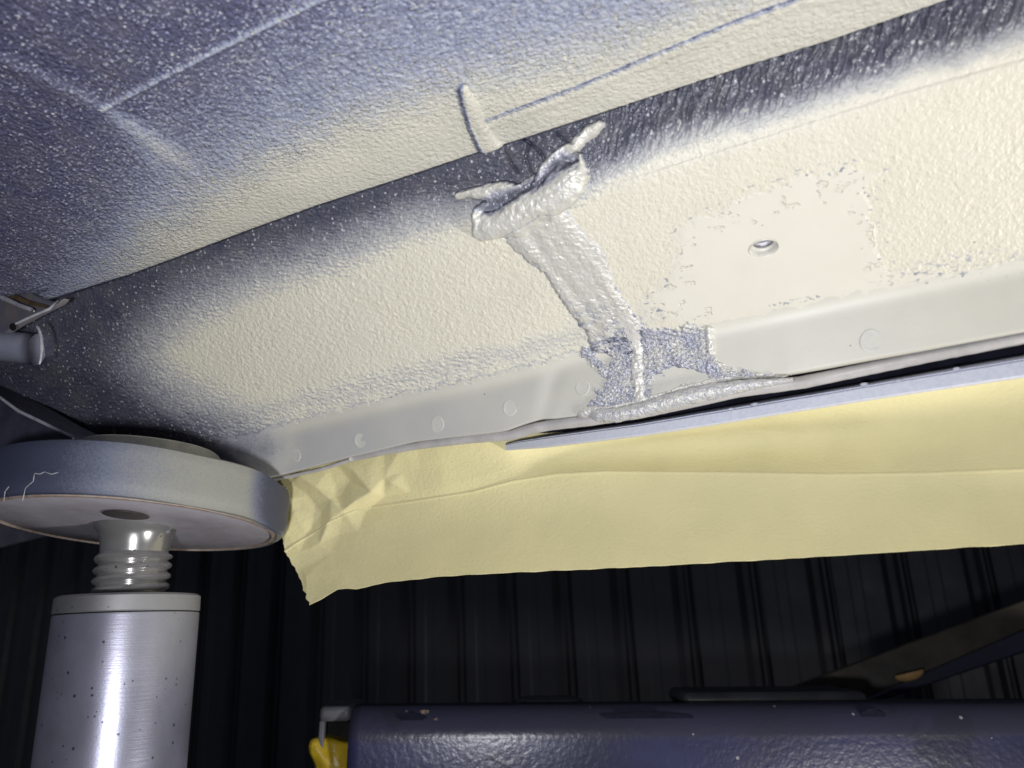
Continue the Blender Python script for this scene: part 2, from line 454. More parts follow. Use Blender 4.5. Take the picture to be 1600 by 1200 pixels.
rim = 0.7*np.exp(-((sp-0.5)/2.6)**2)*(1-flb)*np.clip(0.6+1.2*fbm(X/12, A/12, 2, 49), 0, 1)
rimf = np.exp(-((rl+9*fbm(X/5, A/5, 3, 47)-10)/3.0)**2)*np.interp(px, [380, 500, 1000, 1010], [0.2, .8, .8, 0])
specks = sstep(0.36, 0.46, fbm(X/3.2, A/2.2, 2, 51))*np.exp(-((sp+2)/22.0)**2)*(px > 1000)
scr, _ = seg_dist(px, py, [(1205, 476), (1250, 470), (1283, 462)])
specks = np.maximum(specks, np.exp(-(scr/4.5)**2)*sstep(0.0, 0.25, fbm(X/1.6, A/1.4, 2, 53)))
bluep = np.exp(-(((px-1480)/120)**2+((py-415+0.2*(px-1480))/22)**2))
specks = np.maximum(specks, 0.8*bluep*sstep(0.05, 0.3, fbm(X/2.5, A/1.6, 2, 55)))
cov = cov-0.42*specks-0.14*rim*(px > 1000)-0.16*rimf
# body of the texture
ang = -0.30
u1 = X*math.cos(ang)-A*math.sin(ang); v1 = X*math.sin(ang)+A*math.cos(ang)
peel = gnoise(u1/2.9, v1/1.05, 61)+0.45*gnoise(u1/1.5, v1/0.62, 62)+0.5*gnoise(u1/6.5, v1/2.0, 63)
amp = np.interp(px, [0, 300, 700, 900, 1000, 1600], [0.18, 0.38, 0.31, 0.21, 0.08, 0.055])
h = amp*(1+0.9*fbm(X/22, A/15, 2, 66))*peel*tex
h += 0.20*tex+0.08*rim
drops = np.clip(gnoise(X/2.3, A/2.3, 64)-0.34, 0, 1)*5.0
inband = sstep(0, 60, bend(px)-py+20)
h += 0.40*np.clip(drops, 0, 1)*tex*np.interp(px, [200, 500, 900], [1.0, 1.0, 0.7])
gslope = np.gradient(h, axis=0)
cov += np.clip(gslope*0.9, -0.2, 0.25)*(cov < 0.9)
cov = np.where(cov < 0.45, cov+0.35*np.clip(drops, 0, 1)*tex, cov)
# wrinkled, cracked underseal in the dark band right of the seam
bb = (py-crease(px))/(bend(px)-crease(px)+1e-6)
wr = sstep(920, 985, px)*sstep(0.80, 0.55, bb)
wx = X+0.45*A+1.6*fbm(X/7, A/7, 2, 71)
w = gnoise(wx/2.5, A/11, 72)+0.5*gnoise(wx/1.2, A/6, 73)
h += wr*(1.9*w-0.9*np.exp(-(gnoise(wx/3.0, A/14, 74)/0.07)**2))
cov += wr*(0.55*sstep(0.22, 0.5, gnoise(wx/1.3, A/2.2, 78))*sstep(-0.2, 0.4, fbm(X/8, A/6, 2, 79))-0.04)
cav = sstep(760, 800, px)*sstep(935, 900, px)*sstep(1.0, 0.7, bb)
h += cav*0.7*fbm(X/3, A/3, 3, 75)
for cl in ([(826, 224), (821, 247), (828, 265), (836, 279)], [(788, 238), (799, 256), (808, 268)], [(819, 217), (835, 229), (848, 243), (852, 256)], [(870, 208), (884, 222)]):
    dc, _ = seg_dist(px, py, cl); dc = dc+1.2*gnoise(X/1.2, A/1.2, 76)
    g = np.exp(-(dc/2.4)**2); h -= 1.3*g; cov -= 0.4*g
# soft step where the sealer ridge joins the highlight line on the right
dcl, _ = seg_dist(px, py, [(940, 292), (1000, 272), (1262, 190), (1412, 142), (1600, 90), (1700, 58)])
ddl = py-np.interp(px, [940, 1000, 1262, 1412, 1600, 1700], [292, 272, 190, 142, 90, 58])
h += 0.6*sstep(0, 6, ddl)*np.exp(-np.clip(ddl, 0, 400)/40)*sstep(930, 1000, px)
h -= 0.25*np.exp(-(dcl/2.0)**2)
# joggle of the flange and faint dents
h -= 0.9*np.exp(-((px-862+0.25*(py-600))/16)**2)*sstep(0, 30, -rl)*(px > 780)
h += 0.25*fbm(X/40, A/30, 2, 77)*flange
cov = np.clip(cov, 0, 1)
tone = 0.06+0.0*px
pinkband = np.exp(-(((py-bend(px))+8)/20)**2)*(px > 930)
tone = tone+0.30*pinkband
tone = tone+smoothp*(0.30-tone)
tone = np.maximum(tone, flb*np.interp(px, [380, 600, 1000, 1600], [0.98, 0.88, 0.72, 0.62]))
tone = np.maximum(tone, 0.30*thin)
tone = tone-0.22*np.exp(-((rl+2)/12)**2)
tone = np.clip(tone+0.06*fbm(X/25, A/25, 3, 81), 0, 1)
N = grid_normals(P)
sill_base = P.copy(); sill_N = N
sill_P = P+N*(h*S/1000)[..., None]
def frame(n):
    u = np.cross([0, 0, 1.0], n); u /= np.linalg.norm(u); v = np.cross(n, u); return np.stack([u, v, n], 1)
HOLE = (1193, 386)
k = np.argmin((px-HOLE[0])**2+(py-HOLE[1])**2); hc = sill_P.reshape(-1, 3)[k]; hn = N.reshape(-1, 3)[k]
pxm = np.linalg.norm(hc-CAMP)/FPX*0.98          # metres per pixel there
HR = 20.5*pxm
F = grid_faces(*px.shape)
HF = frame(hn); dq_ = (sill_P.reshape(-1, 3)-hc) @ HF; dist_h = np.hypot(dq_[:, 0], dq_[:, 1]/0.62)
ringm = (dist_h < HR*1.35)
F = F[~np.all(dist_h[F] < HR*1.02, axis=1)]
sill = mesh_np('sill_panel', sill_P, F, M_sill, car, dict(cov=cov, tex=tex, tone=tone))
prof = [(HR*1.10, 0.0001), (HR*1.04, 0.00035), (HR*0.98, 0.0002), (HR*0.93, -0.0008), (HR*0.92, -0.0012)]
z = -0.0012
for q in range(5):
    prof += [(HR*0.74, z-0.0002), (HR*0.72, z-0.0005), (HR*0.92, z-0.0008), (HR*0.95, z-0.0013)]; z -= 0.0013
prof_t = prof[5:]+[(HR*0.5, z-0.002), (0.0001, z-0.002)]; prof = prof[:6]
M_hole = simple('primed_hole', (0.66, 0.64, 0.56), 0.4, 0.0, 0.1, 300)
HE = HF.copy(); HE[:, 2] = hn-1.15*HF[:, 1]; HE[:, 1] *= 0.62
lathe('drain_hole', prof, hc, M_hole, sill, 64, HE)
M_thread = simple('bare_thread', (0.30, 0.29, 0.31), 0.4, 0.3, 0.1, 300)
lathe('hole_thread', prof_t, hc, M_thread, sill, 64, HE)
# spot welds on the flange
for (wx_, wy_, wr_) in ((461, 712, 10), (563, 688, 11), (683, 662, 12), (796, 638, 12), (911, 606, 12), (1362, 533, 16)):
    k = np.argmin((px-wx_)**2+(py-wy_)**2); c = sill_P.reshape(-1, 3)[k]; n = N.reshape(-1, 3)[k]
    r = wr_*np.linalg.norm(c-CAMP)/FPX
    pr_ = [(r*1.08, -0.0004), (r*1.0, 0.00005), (r*0.92, 0.00017), (r*0.80, 0.00008), (r*0.5, 0.00004), (0.0001, 0.00002)]
    lathe('spot_weld', pr_, c, M_weld, sill, 40, frame(n), wob=lambda R, H, a, q_=wx_: (R*(1+0.05*np.sin(2*a+q_)+0.035*np.sin(3*a+2*q_)), H*(0.55+0.55*np.sin(a+q_*0.7)+0.15*np.sin(3*a+q_))))

# --- seam sealer: a brushed ribbon with a lump at its top, raised from the sill
ribbon = [(785, 368), (803, 392), (850, 427), (866, 454), (890, 490), (915, 520), (925, 552), (1002, 552), (1006, 509), (990, 488), (960, 442), (943, 393), (908, 357), (887, 328), (850, 330)]
wash = [(903, 548), (930, 532), (1000, 512), (1062, 513), (1076, 503), (1112, 515), (1117, 550), (1122, 566), (1150, 579), (1240, 590), (1130, 616), (1060, 644), (1000, 660), (925, 664), (914, 640), (932, 612), (948, 602), (936, 582), (915, 563)]
clean = [(1016, 612), (1022, 588), (1052, 572), (1098, 582), (1112, 592), (1062, 604), (1034, 622)]
clean2 = [(928, 548), (942, 545), (955, 560), (950, 569), (936, 562)]
wob = 5.5*fbm(X/3.2, A/3.2, 3, 91)
s1 = poly_sd(px, py, ribbon)+wob*0.7
s2 = poly_sd(px, py, wash)+wob*1.5
s2 = np.minimum(s2, -(poly_sd(px, py, clean)+wob)); s2 = np.minimum(s2, -(poly_sd(px, py, clean2)+wob*0.7))
hs = np.full(px.shape, -0.8)
def smax(a, b, k=0.5):
    q = np.clip(0.5+0.5*(a-b)/k, 0, 1); return b*(1-q)+a*q+k*q*(1-q)
# lengthways ridges of the ribbon, crossways ripples
cl, cp = seg_dist(px, py, [(838, 350), (870, 400), (912, 450), (945, 500), (968, 545)])
sgn = np.sign((px-np.interp(py, [350, 400, 450, 500, 545], [838, 870, 912, 945, 968])))
lat = cl*sgn
rib = 0.32*np.cos((lat+3.5*fbm(X/6, A/10, 2, 92))/5.2)+0.55*np.exp(-((lat-16)/6.0)**2)+0.30*np.exp(-((lat+26)/6.0)**2)
wv_ = (A-0.30*X+2.6*fbm(X/6, A/6, 3, 93))
rip = 0.09*np.cos(wv_*2.3+5*fbm(X/7, A/4, 2, 94))+0.34*gnoise((X+0.5*A)/8, wv_/1.1, 94)+0.13*fbm(X/0.9, A/0.9, 2, 95)
r1 = np.where(s1 > 0, 1.05*sstep(0, 14, s1)+0.5*np.exp(-((s1-5)/3.5)**2)*0.6+(rib*0.8+rip)*sstep(0, 6, s1), -0.8)
r2 = np.where(s2 > 0, 0.30+0.35*sstep(0, 6, s2)+0.40*fbm(X/1.1, A/0.9, 2, 96)+0.55*gnoise((X+0.5*A)/9, (A-0.42*X+1.2*fbm(X/5, A/5, 2, 141))/1.05, 97), -0.8)
hs = np.maximum(r1, r2)
db, pb = seg_dist(px, py, [(975, 500), (994, 530), (997, 575), (1000, 628)])
bead = np.sqrt(np.clip(1-(db/(8.5+5.5*fbm(X/4, A/4, 3, 98)))**2, 0, 1))
hs = np.maximum(hs, np.where(bead > 0, 1.5*bead*(0.75+0.7*fbm(X/4, A/3, 2, 140))+0.45*fbm(X/1.5, A/1.2, 3, 99), -0.8))
de, pe = seg_dist(px, py, [(1108, 515), (1112, 550)])
hs = np.maximum(hs, np.where(de < 7, 1.4*np.sqrt(np.clip(1-(de/7)**2, 0, 1))+0.4*fbm(X/1.5, A/1.5, 2, 100), -0.8))
dd, pd_ = seg_dist(px, py, [(918, 650), (960, 648), (1000, 640), (1050, 622), (1110, 605), (1180, 595), (1250, 592)])
rd = np.interp(pd_, [0, 0.3, 0.7, 1], [15, 15, 13, 5])+3*gnoise(X/5, A/5, 101)
lipb = np.sqrt(np.clip(1-(dd/rd)**2, 0, 1))
hs = np.maximum(hs, np.where(lipb > 0, 1.6*lipb*np.interp(pd_, [0, 1], [1, .5])+0.55*gnoise((X+0.8*A)/2.2, (A-0.5*X)/1.0, 102)+0.25*fbm(X/1, A/1, 2, 103), -0.8))
# the lump
wlx = px+7*fbm(X/8, A/8, 2, 104); wly = py+7*fbm(X/8, A/8, 2, 105)
for pts, rr, hh in (([(763, 354), (800, 341), (845, 317), (880, 295), (897, 275)], (22, 28, 30, 30, 25), 7.0),
                    ([(838, 286), (850, 265), (875, 246), (898, 229)], (5, 10, 11, 9), 6.0),
                    ([(905, 221), (922, 206), (938, 195)], (11, 11, 8), 5.0),
                    ([(718, 307), (745, 302), (780, 296), (814, 288)], (8, 11, 13, 6), 4.8),
                    ([(748, 358), (750, 337), (760, 320)], (9, 9, 7), 6.3),
                    ([(903, 292), (912, 262), (908, 244)], (13, 11, 6), 5.0),
                    ([(762, 318), (800, 304), (835, 290), (868, 264), (888, 244)], (10, 17, 17, 17, 12), 3.4)):
    dq, pq = seg_dist(wlx, wly, pts)
    r = np.interp(pq, np.linspace(0, 1, len(rr)), rr)
    bq = np.sqrt(np.clip(1-(dq/r)**2, 0, 1))
    hs = np.where(bq > 0, np.maximum(smax(hs, hh*bq, 2.0)*1.0, hs), hs)
lump = hs > 2.6
hs = hs+np.where(lump & (py < 400), 0.42*fbm(X/2.8, A/2.4, 3, 106)+0.34*gnoise((X-0.6*A)/6, (A+0.4*X)/1.7, 107)+0.16*gnoise(X/0.8, A/0.8, 108), 0)
SP = sill_base+N*((hs+0.30)*S/1000)[..., None]
SN = grid_normals(SP)
keep = hs > -0.5
keep2 = keep.copy()
for ax_ in (0, 1):
    for sh in (1, -1): keep2 |= np.roll(keep, sh, ax_)
idx = -np.ones(px.size, int); kk = keep2.ravel(); idx[kk] = np.arange(kk.sum())
F = grid_faces(*px.shape); F = F[np.all(kk[F], axis=1)]; F = idx[F]
spray = unit([0.15, -0.55, -0.82])
nd = SN @ spray
covs = sstep(-0.15, 0.70, nd+0.25*fbm(X/1.5, A/1.5, 2, 110))
dv_, _ = seg_dist(wlx, wly, [(752, 322), (785, 312), (817, 300), (850, 281), (890, 250)])
covs = covs-0.72*np.exp(-((dv_)/12)**2)*(py < 370)  # valley over the lump: less primer, its shade painted in as well
covs = np.where(py > 385, np.maximum(covs, 0.86), covs)
inwash = (s2 > 0) & (bead <= 0.2)
wl = sstep(-0.2, 0.3, 0.8*fbm(X/1.3, A/0.9, 3, 111)+0.6*fbm(X/9, A/9, 2, 112))
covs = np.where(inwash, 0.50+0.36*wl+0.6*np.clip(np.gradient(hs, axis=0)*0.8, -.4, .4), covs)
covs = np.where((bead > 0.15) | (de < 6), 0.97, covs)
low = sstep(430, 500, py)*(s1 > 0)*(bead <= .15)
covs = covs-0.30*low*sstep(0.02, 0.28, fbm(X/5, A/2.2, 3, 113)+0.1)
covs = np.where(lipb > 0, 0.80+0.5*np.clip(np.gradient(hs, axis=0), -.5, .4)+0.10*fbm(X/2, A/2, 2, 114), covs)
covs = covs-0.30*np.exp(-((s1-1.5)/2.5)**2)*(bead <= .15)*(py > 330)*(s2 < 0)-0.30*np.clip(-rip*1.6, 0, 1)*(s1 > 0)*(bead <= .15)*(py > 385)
covs = np.clip(covs, 0, 1)
tones = np.clip(0.50+0.22*fbm(X/4, A/4, 2, 115)-0.3*(bead > 0.15), 0, 1)
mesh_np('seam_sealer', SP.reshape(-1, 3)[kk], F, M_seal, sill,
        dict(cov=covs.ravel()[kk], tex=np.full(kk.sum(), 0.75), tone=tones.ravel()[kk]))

# --- rolled hem under the flange, dark underside behind it, trim strip
hemp = interp_poly([(548, 717), (600, 706), (660, 695), (740, 685), (800, 680), (826, 671), (860, 664), (920, 657), (1000, 645), (1080, 628), (1150, 612), (1256, 597), (1350, 577), (1450, 556), (1600, 527), (1760, 497), (2900, 283)], 300)
hy = np.interp(hemp[:, 0], cols, Yc)+np.interp(hemp[:, 0], [548, 1200, 1300, 1700], [0.108, 0.112, 0.118, 0.124])
hr = np.interp(hemp[:, 0], [548, 640, 740, 820, 1000, 1600, 1760], [4.5, 6.0, 7, 8, 8, 8.5, 8.5])*0.30e-3*1.1
tube('rolled_hem', at(hemp[:, 0], hemp[:, 1], hy), hr, M_hem, car, 16, 1.0, 0.05)
left_hem = interp_poly([(380, 758), (410, 750), (450, 743), (500, 732), (550, 716)], 40)
tube('flange_edge', at(left_hem[:, 0], left_hem[:, 1]+2, np.interp(left_hem[:, 0], cols, Yc)+0.109), 3.2*0.30e-3, M_hem, car, 12)
# rough bead of sealer smeared over the hem
bp = interp_poly([(918, 645), (935, 648), (965, 648), (1000, 641), (1050, 626), (1100, 614), (1160, 603), (1240, 593)], 300)
bB = at(bp[:, 0], bp[:, 1], np.interp(bp[:, 0], cols, Yc)+0.1065)
bR = np.interp(bp[:, 0], [918, 935, 1000, 1060, 1110, 1170, 1240], [4, 11, 11, 13, 12, 8, 3])*0.30e-3
T_ = np.gradient(bB, axis=0); T_ /= np.linalg.norm(T_, axis=1, keepdims=True)
U_ = (CAMP-bB); U_ -= np.sum(U_*T_, 1, keepdims=True)*T_; U_ /= np.linalg.norm(U_, axis=1, keepdims=True); W_ = np.cross(T_, U_)
an = np.linspace(0, 2*np.pi, 48, endpoint=False)
ss = (np.arange(300)*0.42)[:, None]; aa = an[None]*3.2
nz = 0.13*fbm(ss/8.0+0.3*aa, (aa-0.16*ss)/1.0, 3, 131)+0.05*gnoise(ss/1.2, aa/0.5, 132)
rr_ = bR[:, None]*(1+1.3*nz)
Pb = bB[:, None]+(rr_*np.cos(an))[..., None]*0.75*U_[:, None]+(rr_*np.sin(an))[..., None]*W_[:, None]
i_ = np.arange(299)[:, None]*48; j_ = np.arange(48)[None]; j2_ = (j_+1) % 48
Fb = np.stack([i_+j_, i_+j2_, i_+48+j2_, i_+48+j_], -1).reshape(-1, 4)
mesh_np('sealer_bead', Pb, Fb, M_seal, car, dict(cov=np.clip(0.76+1.6*nz, 0, 1), tex=np.full(nz.shape, 0.8), tone=np.clip(0.5+nz, 0, 1)))
ttop = curve([(790, 693), (809, 688), (850, 681), (1000, 660), (1100, 643), (1350, 600), (1600, 556), (1800, 521)])
tbot = curve([(790, 704), (850, 700), (1000, 682), (1100, 667), (1350, 627), (1600, 590), (1800, 559)])
def loft(name, curves, mat, parent=None, caps=True, attrs=None, smooth=True):
    P = np.stack(curves); nr, nc = P.shape[:2]
    o = mesh_np(name, P, grid_faces(nr, nc), mat, parent, attrs, smooth)
    if caps:
        bm = bmesh.new(); bm.from_mesh(o.data); bm.verts.ensure_lookup_table()
        for j in (0, nc-1):
            bm.faces.new([bm.verts[i*nc+j] for i in range(nr)])
        bmesh.ops.recalc_face_normals(bm, faces=bm.faces); bm.to_mesh(o.data); bm.free()
    o.data.set_sharp_from_angle(angle=math.radians(32))
    return o
xs = np.linspace(420, 2900, 110)
Yx = np.interp(xs, cols, Yc)
hem_y = np.interp(xs, hemp[:, 0], hemp[:, 1])
tty = np.where(xs < 790, hem_y+6, ttop(xs)+6)
loft('outer_sill', [at(xs, edge(xs)-6, Yx+0.118), at(xs, hem_y, Yx+0.136), at(xs, tty, Yx+0.150), at(xs, tty+14, Yx+0.17), at(xs, tty-20, Yx+0.2)], M_dark, car, False)
xs = np.linspace(790, 2900, 220)
Yx = np.interp(xs, cols, Yc); wv = 0.4*np.array([fbm(np.array([x/60.]), np.array([0.3]), 2, 5)[0] for x in xs])
T, B = ttop(xs)+wv, tbot(xs)+wv
M_trim = None
def trim_mat():
    t = NT('primed_trim')
    n = t.noise(500, 3, 0.6)
    c = t.mix(t.mr(n, 0.35, 0.7), (0.66, 0.68, 0.78), (0.60, 0.62, 0.72))
    sx = t.n.new('ShaderNodeSeparateXYZ'); t.l.new(t.co, sx.inputs[0])
    c = t.mix(t.mr(sx.outputs[0], -0.22, -0.05), (0.46, 0.47, 0.49), c)
    t.set('Base Color', c); t.set('Roughness', 0.42)
    t.set('Normal', t.bump(t.noise(1100, 3, 0.6), 0.3, 0.0004)); return t.m
M_trim = trim_mat()
def yy(f): return T+(B-T)*f
loft('trim_strip', [at(xs, yy(-0.10), Yx+0.150), at(xs, yy(0.0), Yx+0.124), at(xs, yy(0.10), Yx+0.1205), at(xs, yy(0.13), Yx+0.1220), at(xs, yy(0.17), Yx+0.1220),
                    at(xs, yy(0.20), Yx+0.1200), at(xs, yy(0.25), Yx+0.1195), at(xs, yy(0.86), Yx+0.1195), at(xs, yy(0.97), Yx+0.1210), at(xs, yy(1.0), Yx+0.123), at(xs, yy(1.0)-1, Yx+0.165)], M_trim, car)
for (bx, by) in ((838, 688), (1142, 640), (1180, 632), (1350, 601), (1405, 596), (1495, 577)):
    f0 = at(bx, by, np.interp(bx, cols, Yc)+0.1220)
    bm = bmesh.new(); bmesh.ops.create_icosphere(bm, subdivisions=2, radius=0.0011)
    for v in bm.verts:
        v.co = Vector((v.co.x*random.uniform(1.0, 2.2), v.co.y, v.co.z*0.8))+Vector(f0)
    bm_obj('paint_blob', bm, M_trim, car, True, sharp=False)

# --- left end: ledge, pipe stub, wheel arch liner
def slab(name, pts, Y, thick, mat, parent, bevel=0.0008):
    """pts (px,py,Y or None) outline; extruded outwards (+Y)"""
    P = [at(p[0], p[1], p[2] if len(p) > 2 else Y) for p in pts]
    bm = bmesh.new(); a = [bm.verts.new(p) for p in P]; f = bm.faces.new(a)
    r = bmesh.ops.extrude_face_region(bm, geom=[f])
    for g in r['geom']:
        if isinstance(g, bmesh.types.BMVert): g.co += Vector((0, thick, 0.001))
    return bm_obj(name, bm, mat, parent, True, bevel)
led = slab('floor_ledge', [(-80, 400), (-10, 428), (30, 447), (62, 466), (80, 472), (100, 466), (92, 475), (60, 491), (30, 507), (8, 520), (-80, 500)], 0.325, 0.004, M_ledge, car)
slab('ledge_gap', [(-60, 427), (0, 449), (40, 468), (76, 478), (70, 481), (44, 476), (0, 459), (-60, 436)], 0.322, 0.004, M_rust, led, 0.0002)
tube('ledge_edge', at(np.array([-60, 0, 30, 50, 53]), np.array([436, 463, 477, 484, 486]), 0.320), np.array([5, 5, 4.5, 4.2, 2])*0.27e-3, M_light_edge, led, 12)
tube('ledge_seam', at(np.array([20, 50, 78, 90]), np.array([508, 494, 482, 470]), 0.323), np.array([2, 2.5, 3, 1.5])*0.27e-3, M_light_edge, led, 10)
p0, p1 = at(-110, 530, 0.318), at(58, 546, 0.356)
tube('pipe_stub', interp_poly([p0, p1], 12), 34*0.27e-3, M_pipe, car, 40)
ringp = [at(56+9*math.sin(a), 543-33*math.cos(a), 0.322) for a in np.linspace(0.15, 2.5, 24)]
tube('pipe_rim', ringp, np.interp(np.arange(24), [0, 12, 23], [2.2, 3.4, 1.6])*0.27e-3, M_light_edge, car, 10, 1.0, 0.3)
bm = bmesh.new(); bmesh.ops.create_uvsphere(bm, u_segments=20, v_segments=10, radius=1)
c0 = at(20, 511, 0.3205)
for v in bm.verts: v.co = Vector(c0)+Vector((v.co.x*12*0.27e-3, v.co.y*2e-4, v.co.z*8*0.27e-3-v.co.x*5*0.27e-3))
M_black = simple('black_void', (0.006, 0.006, 0.007), 0.8)
bm_obj('ledge_hole', bm, M_black, led, True, sharp=False)
M_liner = simple('liner_plastic', (0.058, 0.055, 0.088), 0.5, 0, 0.25, 80, 0.3, 500)
lin = slab('arch_liner', [(-120, 560), (0, 622), (50, 652), (118, 686), (150, 735), (60, 745), (-120, 745)], 0.345, 0.03, M_liner, car)
tube('liner_edge', at(np.array([-80, 0, 30, 60, 115]), np.array([578, 621, 643, 657, 684]), 0.343), np.array([3, 3, 3.4, 3.4, 3])*0.27e-3, M_light_edge, lin, 10)

# ------------------------------------------------------------------ masking paper
def paper_mat():
    t = NT('masking_paper')
    n = t.noise(35, 3, 0.5); f = t.noise(700, 4, 0.65, vec=t.mapping((1, 1, 2.2)))
    c = t.mix(t.mr(n, 0.3, 0.7), (0.87, 0.785, 0.43), (0.81, 0.735, 0.40))
    c = t.mix(t.math('MULTIPLY', t.mr(f, 0.4, 0.7), 0.25), c, (0.86, 0.79, 0.52))
    t.set('Base Color', c); t.set('Roughness', 0.55); t.set('Specular IOR Level', 0.35)
    bn = t.bump(t.noise(520, 4, 0.6, vec=t.mapping((1, 1, 1.6))), 0.6, 0.0006); t.set('Normal', bn)
    tr = t.n.new('ShaderNodeBsdfTranslucent'); t.l.new(c, tr.inputs['Color'])
    mx = t.n.new('ShaderNodeMixShader'); mx.inputs[0].default_value = 0.14
    t.l.new(t.b.outputs[0], mx.inputs[1]); t.l.new(tr.outputs[0], mx.inputs[2]); t.l.new(mx.outputs[0], t.out.inputs[0])
    return t.m
M_paper = paper_mat()
na = 520
a = np.linspace(0, 1, na)**1.25
def along(x0): return x0+(2500-x0)*a
xt, xf, xb = along(424), along(446), along(484)
topc = curve([(400, 742), (440, 734), (550, 706), (650, 688), (740, 680), (790, 680), (860, 676), (1000, 664), (1100, 652), (1350, 611), (1600, 570), (1850, 530)])
foldc = curve([(440, 866), (470, 845), (520, 815), (560, 796), (640, 784), (740, 768), (800, 752), (870, 741), (950, 737), (1050, 738), (1180, 740), (1300, 742), (1450, 740), (1600, 734), (1850, 722)])
botc = curve([(484, 946), (505, 935), (528, 921), (545, 920), (558, 921), (600, 911), (690, 901), (800, 895), (1000, 886), (1300, 869), (1600, 850), (1850, 833)])
Yt = np.interp(xt, cols, Yc)+np.interp(xt, [430, 760, 900, 1850], [0.122, 0.126, 0.150, 0.160])
Yf = np.interp(xf, cols, Yc)+np.interp(xf, [446, 560, 800, 1000, 1300, 1850], [0.128, 0.136, 0.141, 0.152, 0.153, 0.152])
Yb = np.interp(xb, cols, Yc)+np.interp(xb, [484, 700, 1000, 1850], [0.127, 0.128, 0.134, 0.143])
def ease(v, n=70):
    k_ = np.hanning(n); k_ /= k_.sum(); return np.convolve(np.pad(v, n//2, mode='reflect', reflect_type='odd'), k_, 'same')[n//2:n//2+len(v)]
Yt, Yf, Yb = ease(Yt), ease(Yf), ease(Yb)
A0, A1, A2 = at(xt, topc(xt), Yt), at(xf, foldc(xf), Yf), at(xb, botc(xb), Yb)
g1, g2 = np.linspace(0, 1, 90), np.linspace(0, 1, 90)[1:]
bow1 = np.sin(np.pi*g1)[:, None]*np.interp(xf, [446, 700, 900, 1200, 1850], [0.000, -0.001, 0.008, 0.014, 0.006])[None]*S
P = np.concatenate([A0[None]+(A1-A0)[None]*g1[:, None, None], A1[None]+(A2-A1)[None]*g2[:, None, None]])
P[:90, :, 1] += bow1
bow2 = np.sin(np.pi*g2)[:, None]*np.interp(xb, [484, 800, 1400, 1850], [0.002, 0.006, 0.004, 0.004])[None]*S
P[90:, :, 1] += bow2
px_, py_ = project(P)
h = np.zeros(px_.shape)
for pts, r, hh in (([(520, 812), (556, 784), (585, 766), (615, 753)], 20, 3.4), ([(472, 742), (500, 760), (522, 778)], 15, 2.6),
                   ([(556, 735), (580, 733), (603, 745)], 14, 2.0), ([(625, 706), (631, 722), (629, 738)], 12, 1.6),
                   ([(455, 778), (462, 798), (470, 815)], 10, 2.2), ([(446, 868), (480, 842), (516, 820)], 10, 2.0),
                   ([(530, 760), (548, 742), (560, 722)], 13, -2.4), ([(500, 800), (530, 790)], 18, -2.5), ([(455, 760), (452, 800)], 10, -2.0),
                   ([(517, 830), (512, 860)], 14, 1.0), ([(560, 760), (600, 775)], 18, -1.6), ([(640, 770), (720, 755), (800, 730)], 26, 0.8),
                   ([(486, 880), (484, 900)], 12, 0.8), ([(1020, 690), (1180, 670), (1330, 690)], 40, -2.0), ([(1400, 690), (1600, 660)], 40, 1.5)):
    dq, _ = seg_dist(px_, py_, pts); h += 1.15*hh*np.clip(1-dq/(1.15*r), 0, 1)
xx, zz = P[..., 0]*1000, P[..., 2]*1000
crm = np.zeros(px_.shape); r9 = np.random.default_rng(5)
for _ in range(22):                       # sharp folds: short creases where two planes of paper meet
    th = r9.uniform(0.1, 2.9); cx9, cy9 = r9.uniform(440, 610), r9.uniform(715, 850)
    dn = np.abs((px_-cx9)*math.cos(th)+(py_-cy9)*math.sin(th)); dt_ = np.abs(-(px_-cx9)*math.sin(th)+(py_-cy9)*math.cos(th))
    rr9 = r9.uniform(18, 46)
    crm += r9.choice([-1, 1, 1])*np.clip(1-dn/rr9, 0, 1)*np.clip(1.3-dt_/(2.2*rr9), 0, 1)*r9.uniform(1.0, 2.6)
fade = np.interp(px_, [430, 560, 655], [1, 1, 0])*np.where(np.arange(len(px_))[:, None] < 90, 1.0, np.interp(np.arange(len(px_)), [90, 115, 150], [1, .35, 0.1])[:, None])
from mathutils.geometry import delaunay_2d_cdt
cpts = [(520, 812, 3.6), (540, 797, 4.2), (558, 783, 4.4), (585, 767, 4.0), (616, 753, 2.6), (472, 744, 2.4), (497, 760, 2.8), (520, 779, 2.2), (556, 735, 2.2), (580, 733, 2.4), (603, 745, 2.0),
        (626, 704, 1.5), (630, 738, 0.6), (455, 780, 2.2), (463, 800, 2.0), (470, 818, 1.2), (500, 802, -1.8), (530, 776, -1.6), (545, 752, -2.0), (512, 735, -1.4), (480, 775, -1.6), (452, 755, -1.2),
        (448, 830, 1.8), (478, 838, -0.6), (530, 835, -0.6), (570, 800, -1.0), (600, 776, -0.8), (640, 770, 0), (655, 730, 0), (655, 690, 0), (600, 700, -0.5), (560, 708, 0.4), (520, 716, -0.6), (470, 728, 0.4),
        (436, 745, 0), (440, 800, -0.6), (442, 866, 0.6), (470, 862, 0), (500, 850, 1.0), (516, 866, -0.4), (560, 830, 0), (600, 810, 0), (640, 800, 0), (480, 900, 0.8), (500, 925, 0), (540, 890, 0), (470, 890, -0.4), (480, 946, 0.3), (420, 700, 0), (420, 980, 0), (700, 660, 0), (700, 950, 0), (660, 840, 0)]
ctri = delaunay_2d_cdt([Vector((p_[0], p_[1])) for p_ in cpts], [], [], 0, 1e-5)
cv_, cf_, co_ = ctri[0], ctri[2], ctri[3]
fac = np.zeros(px_.shape)
